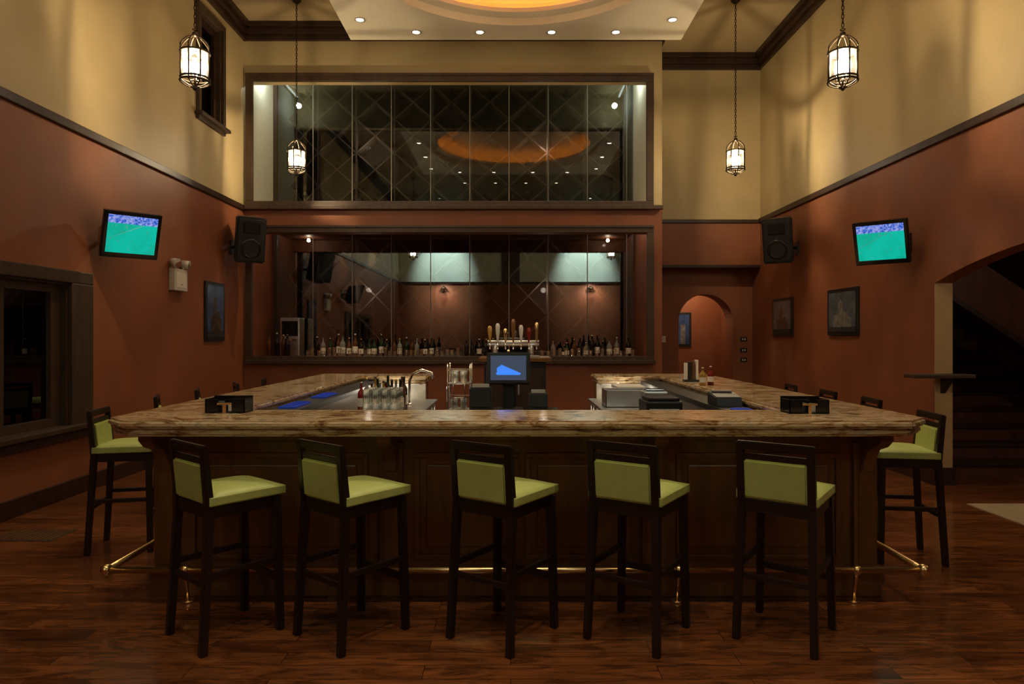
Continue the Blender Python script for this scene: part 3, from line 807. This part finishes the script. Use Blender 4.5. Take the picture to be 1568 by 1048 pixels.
def speaker(loc, yaw, wallx):
    o = MB(); mt = Matrix.Rotation(math.radians(12), 4, 'X')
    o.hexa([(-.22, -.18, -.34), (.22, -.18, -.34), (.15, .2, -.34), (-.15, .2, -.34)], [(-.22, -.18, .34), (.22, -.18, .34), (.15, .2, .34), (-.15, .2, .34)], 'black', .02, mtx=mt)
    o.box((-.19, -.19, -.31), (.19, -.178, .31), 'black', .01, mtx=mt)
    o.lathe([(.15, 0), (.14, .012), (.11, -.0), (.03, -.03), (.001, -.02)], (0, 0, 0), 'black_gloss', 24, mtx=mt @ Matrix.Translation((0, -.19, -.13)) @ Matrix.Rotation(pi/2, 4, 'X'))
    o.box((-.12, -.2, .10), (.12, -.188, .26), 'black_gloss', .01, mtx=mt)
    ob = o.obj('wall_speaker', loc, yaw)
    inv = Matrix.Rotation(-yaw, 4, 'Z'); d = wallx-loc[0]; b2 = MB()
    b2.tube([Vector((0, .1, -.1)), inv @ Vector((d, .16, -.1))], .025, 'black', 8)
    b2.box((-.012, -.06, -.2), (.012, .06, .0), 'black', mtx=Matrix.Translation(inv @ Vector((d-.012*(1 if d > 0 else -1), .16, 0))) @ inv)
    bo = b2.obj('bracket'); bo.parent = ob
speaker((-3.98, 10.35, 3.03), math.radians(35), XL)
speaker((4.12, 10.45, 3.03), math.radians(-35), XR)

def picture(side, y0, y1, z0, z1, sky, bld):
    o = MB(); w_ = y1-y0; h_ = z1-z0
    o.box((-w_/2, -.03, -h_/2), (w_/2, 0, h_/2), 'black', .006)
    o.box((-w_/2+.05, -.033, -h_/2+.05), (w_/2-.05, -.030, h_/2-.05), sky)
    b0 = -h_/2+.05; W_ = w_-.1; H_ = h_-.1
    pts = [(-W_*.30, b0), (W_*.35, b0), (W_*.35, b0+H_*.35), (W_*.22, b0+H_*.4), (W_*.22, b0+H_*.5), (W_*.05, b0+H_*.5), (W_*.05, b0+H_*.7), (-W_*.04, b0+H_*.82), (-W_*.13, b0+H_*.7), (-W_*.13, b0+H_*.45), (-W_*.30, b0+H_*.42)]
    o.prism(pts, 'y', -.035, -.033, bld)
    o.box((-w_/2+.05, -.036, b0), (w_/2-.05, -.034, b0+H_*.12), 'dark')
    x = XL if side < 0 else XR
    o.obj('framed_picture', (x+(.001 if side < 0 else -.001), (y0+y1)/2, (z0+z1)/2), math.radians(90 if side < 0 else -90))
skyA = pm('photo_blue_sky', (0.04, 0.08, 0.20, 1), .25, var=.5, scale=4); bldA = pm('photo_pale_building', (0.18, 0.18, 0.17, 1), .25, var=.4, scale=14)
skyB = pm('photo_grey_sky', (0.09, 0.11, 0.13, 1), .25, var=.5, scale=4); bldB = pm('photo_brown_ruin', (0.06, 0.045, 0.035, 1), .25, var=.5, scale=14)
picture(-1, 9.56, 10.2, 1.49, 2.34, skyA, bldB)
picture(1, 10.75, 11.55, 1.56, 2.18, skyB, bldB)
picture(1, 8.72, 9.55, 1.57, 2.20, skyB, bldA)
o = MB(); o.box((-.17, -.03, -.36), (.17, 0, .36), 'black', .006); o.box((-.12, -.033, -.31), (.12, -.03, .31), skyA); o.box((-.06, -.036, -.31), (.04, -.033, .1), bldA); o.obj('framed_picture', (3.66, 14.498, 1.70))

o = MB(); o.box((-.17, -.08, -.14), (.17, 0, .14), 'white', .012); o.box((-.13, -.084, -.1), (.13, -.08, .1), 'paper', .004)
for sx in (-1, 1):
    o.cyl((sx*.12, -.04, .14), (sx*.12, -.05, .18), .015, 'white', seg=10)
    o.cyl((sx*.13, -.02, .22), (sx*.15, -.11, .20), .05, 'white', .06, seg=16); o.cyl((sx*.15, -.11, .20), (sx*.151, -.113, .2), .052, 'chrome', seg=16)
o.cyl((0, -.085, -.06), (0, -.09, -.06), .008, BOT[4], seg=8)
o.obj('emergency_light', (XL+.001, 8.75, 2.28), math.radians(90))
for i, z in enumerate((1.50, 1.30, 1.12)):
    o = MB(); o.box((-.06, -.012, -.04), (.06, 0, .04), 'black', .004); o.box((-.03, -.018, -.018), (-.01, -.012, .018), 'white'); o.box((.01, -.018, -.018), (.03, -.012, .018), 'white')
    o.obj('light_switch', (4.30, AY-.0005, z))
o = MB(); o.box((-.04, -.012, -.06), (.04, 0, .06), 'paper', .004); o.box((-.01, -.02, -.02), (.01, -.012, .02), 'white'); o.obj('light_switch', (2.82, AY-.0005, 1.5))

o = MB(); o.box((4.13, 6.98, 1.13), (4.76, 7.18, 1.17), 'frame', .008); o.prism([(7.18, 1.13), (7.02, 1.13), (7.14, 1.0), (7.18, .96)], 'x', 4.52, 4.57, 'trim'); o.obj('drink_ledge')

o = MB(); o.box((0, 0, 0), (.50, .32, .004), 'frame', .001)
for k in range(12): o.box((.02+k*.04, .02, .004), (.035+k*.04, .30, .008), 'die')
o.obj('floor_vent', (-4.0, 5.2, .0))

# stairs and hall
MB().box((4.24, 3.5, 0), (6.9, 6.35, .006), 'tile').obj('floor_tile')
s_ = MB()
for k in range(16):
    y = 7.5+k*.27
    s_.box((XR+.2, y, .0), (6.6, y+.27, .17*(k+1)-.03), 'stair'); s_.box((XR+.2, y-.03, .17*(k+1)-.03), (6.6, y+.27, .17*(k+1)), 'trim', .006)
s_.obj('staircase')
s_ = MB()
s_.prism([(XR+.2, 2.85), (XR+.2, 2.25), (6.88, .8), (6.88, 1.4)], 'y', 7.75, 8.0, 'stair')
s_.prism([(XR+.2, 2.25), (XR+.2, 2.18), (6.88, .73), (6.88, .8)], 'y', 7.7, 8.03, 'trim')
s_.obj('stair_stringer')
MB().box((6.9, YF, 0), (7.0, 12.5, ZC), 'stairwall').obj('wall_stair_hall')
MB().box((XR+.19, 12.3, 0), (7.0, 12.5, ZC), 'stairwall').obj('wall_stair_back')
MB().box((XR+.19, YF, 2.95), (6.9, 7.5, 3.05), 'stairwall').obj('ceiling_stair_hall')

def point(loc, e, col, r=.05, name='lamp'):
    l = bpy.data.lights.new(name, 'POINT'); l.energy = e; l.color = col; l.shadow_soft_size = r
    o = bpy.data.objects.new(name, l); S.collection.objects.link(o); o.location = loc; return o
fl = MB(); fl.lathe([(.001, -.07), (.08, -.06), (.11, 0)], (0, 0, 0), 'white', 20); flm = fl.mesh('flush_ceiling_light')
place(flm, 'flush_ceiling_light', (3.6, 13.8, 2.83)); place(flm, 'flush_ceiling_light', (5.7, 5.0, 2.95))  # the stair hall fixture is made up, to go with its fill lamp
point((3.6, 13.8, 2.65), 30, (1, .78, .5), name='hall_lamp')
point((5.7, 5.0, 2.75), 20, (1, .75, .5), name='stair_fill_lamp')  # unseen fill added so the stairs show
for x in (XL+.12, 2.12):
    o = MB(); o.box((-.015, 0, -.02), (.015, .9, 0), 'cool', .003); o.obj('led_batten', (x, 11.25, ZU1-.0005))
    point((x+(.14 if x < 0 else -.14), 11.6, 5.95), 10, (.92, 1, .88), name='batten_lamp')
# added fill lamps with made-up pucks under the lower recess ceiling, at its ends
for x in (XL+.45, 1.85):
    o = MB(); o.lathe([(.001, -.02), (.035, -.02), (.04, 0)], (0, 0, 0), 'white', 16); o.obj('recess_fill_puck', (x, 11.6, ZL1))
    point((x, 11.6, ZL1-.06), 3.5, (1, .8, .58), .03, name='recess_fill_lamp')
# shaded sconces on the front wall, below the dado
for x in (-2.6, 3.1):
    o = MB(); o.lathe([(.02, .08), (.10, .02), (.12, -.02), (.115, -.02), (.09, .01), (.01, .06)], (0, .16, 0), 'iron', 20)
    o.tube([(0, 0, .04), (0, .08, .09), (0, .16, .08)], .012, 'iron', 8); o.cyl((0, 0, .04), (0, .02, .04), .05, 'iron', seg=16)
    o.obj('wall_sconce', (x, YF, 3.40))
    spot((x, YF+.45, 3.5), 90, 150, .9, col=(1, .82, .72), target=(x, YF+.1, 2.9), rad=.05, name='sconce_lamp')
for x in (-1.35, 1.35):  # strips and lamps added to brighten the pale stone faces
    o = MB(); o.box((-.3, -.01, -.012), (.3, .01, 0), 'white', .002); o.obj('under_counter_fill_strip', (x, 7.915, 1.0095))
    point((x*.95, 7.72, .97), 2.2, (1, .9, .72), .03, name='under_counter_fill_lamp')
for x in (-2.6, .6):  # unseen fill lamps added to bring out the wine racks
    point((x, 12.48, 5.0), 3.2, (1, .82, .68), name='cellar_fill_lamp'); point((x, 12.48, 2.4), 4, (1, .78, .62), name='cellar_fill_lamp')

wd = bpy.data.worlds.new('World'); S.world = wd; wd.use_nodes = True
wd.node_tree.nodes['Background'].inputs[0].default_value = (.01, .01, .015, 1)

cam = bpy.data.cameras.new('camera'); co = bpy.data.objects.new('camera', cam); S.collection.objects.link(co)
co.location = (0, 0, 1.57); co.rotation_euler = (pi/2, 0, 0)
cam.sensor_width = 36; cam.lens = 24; cam.shift_x = .0013; cam.shift_y = -.0064; cam.clip_start = .05
S.camera = co
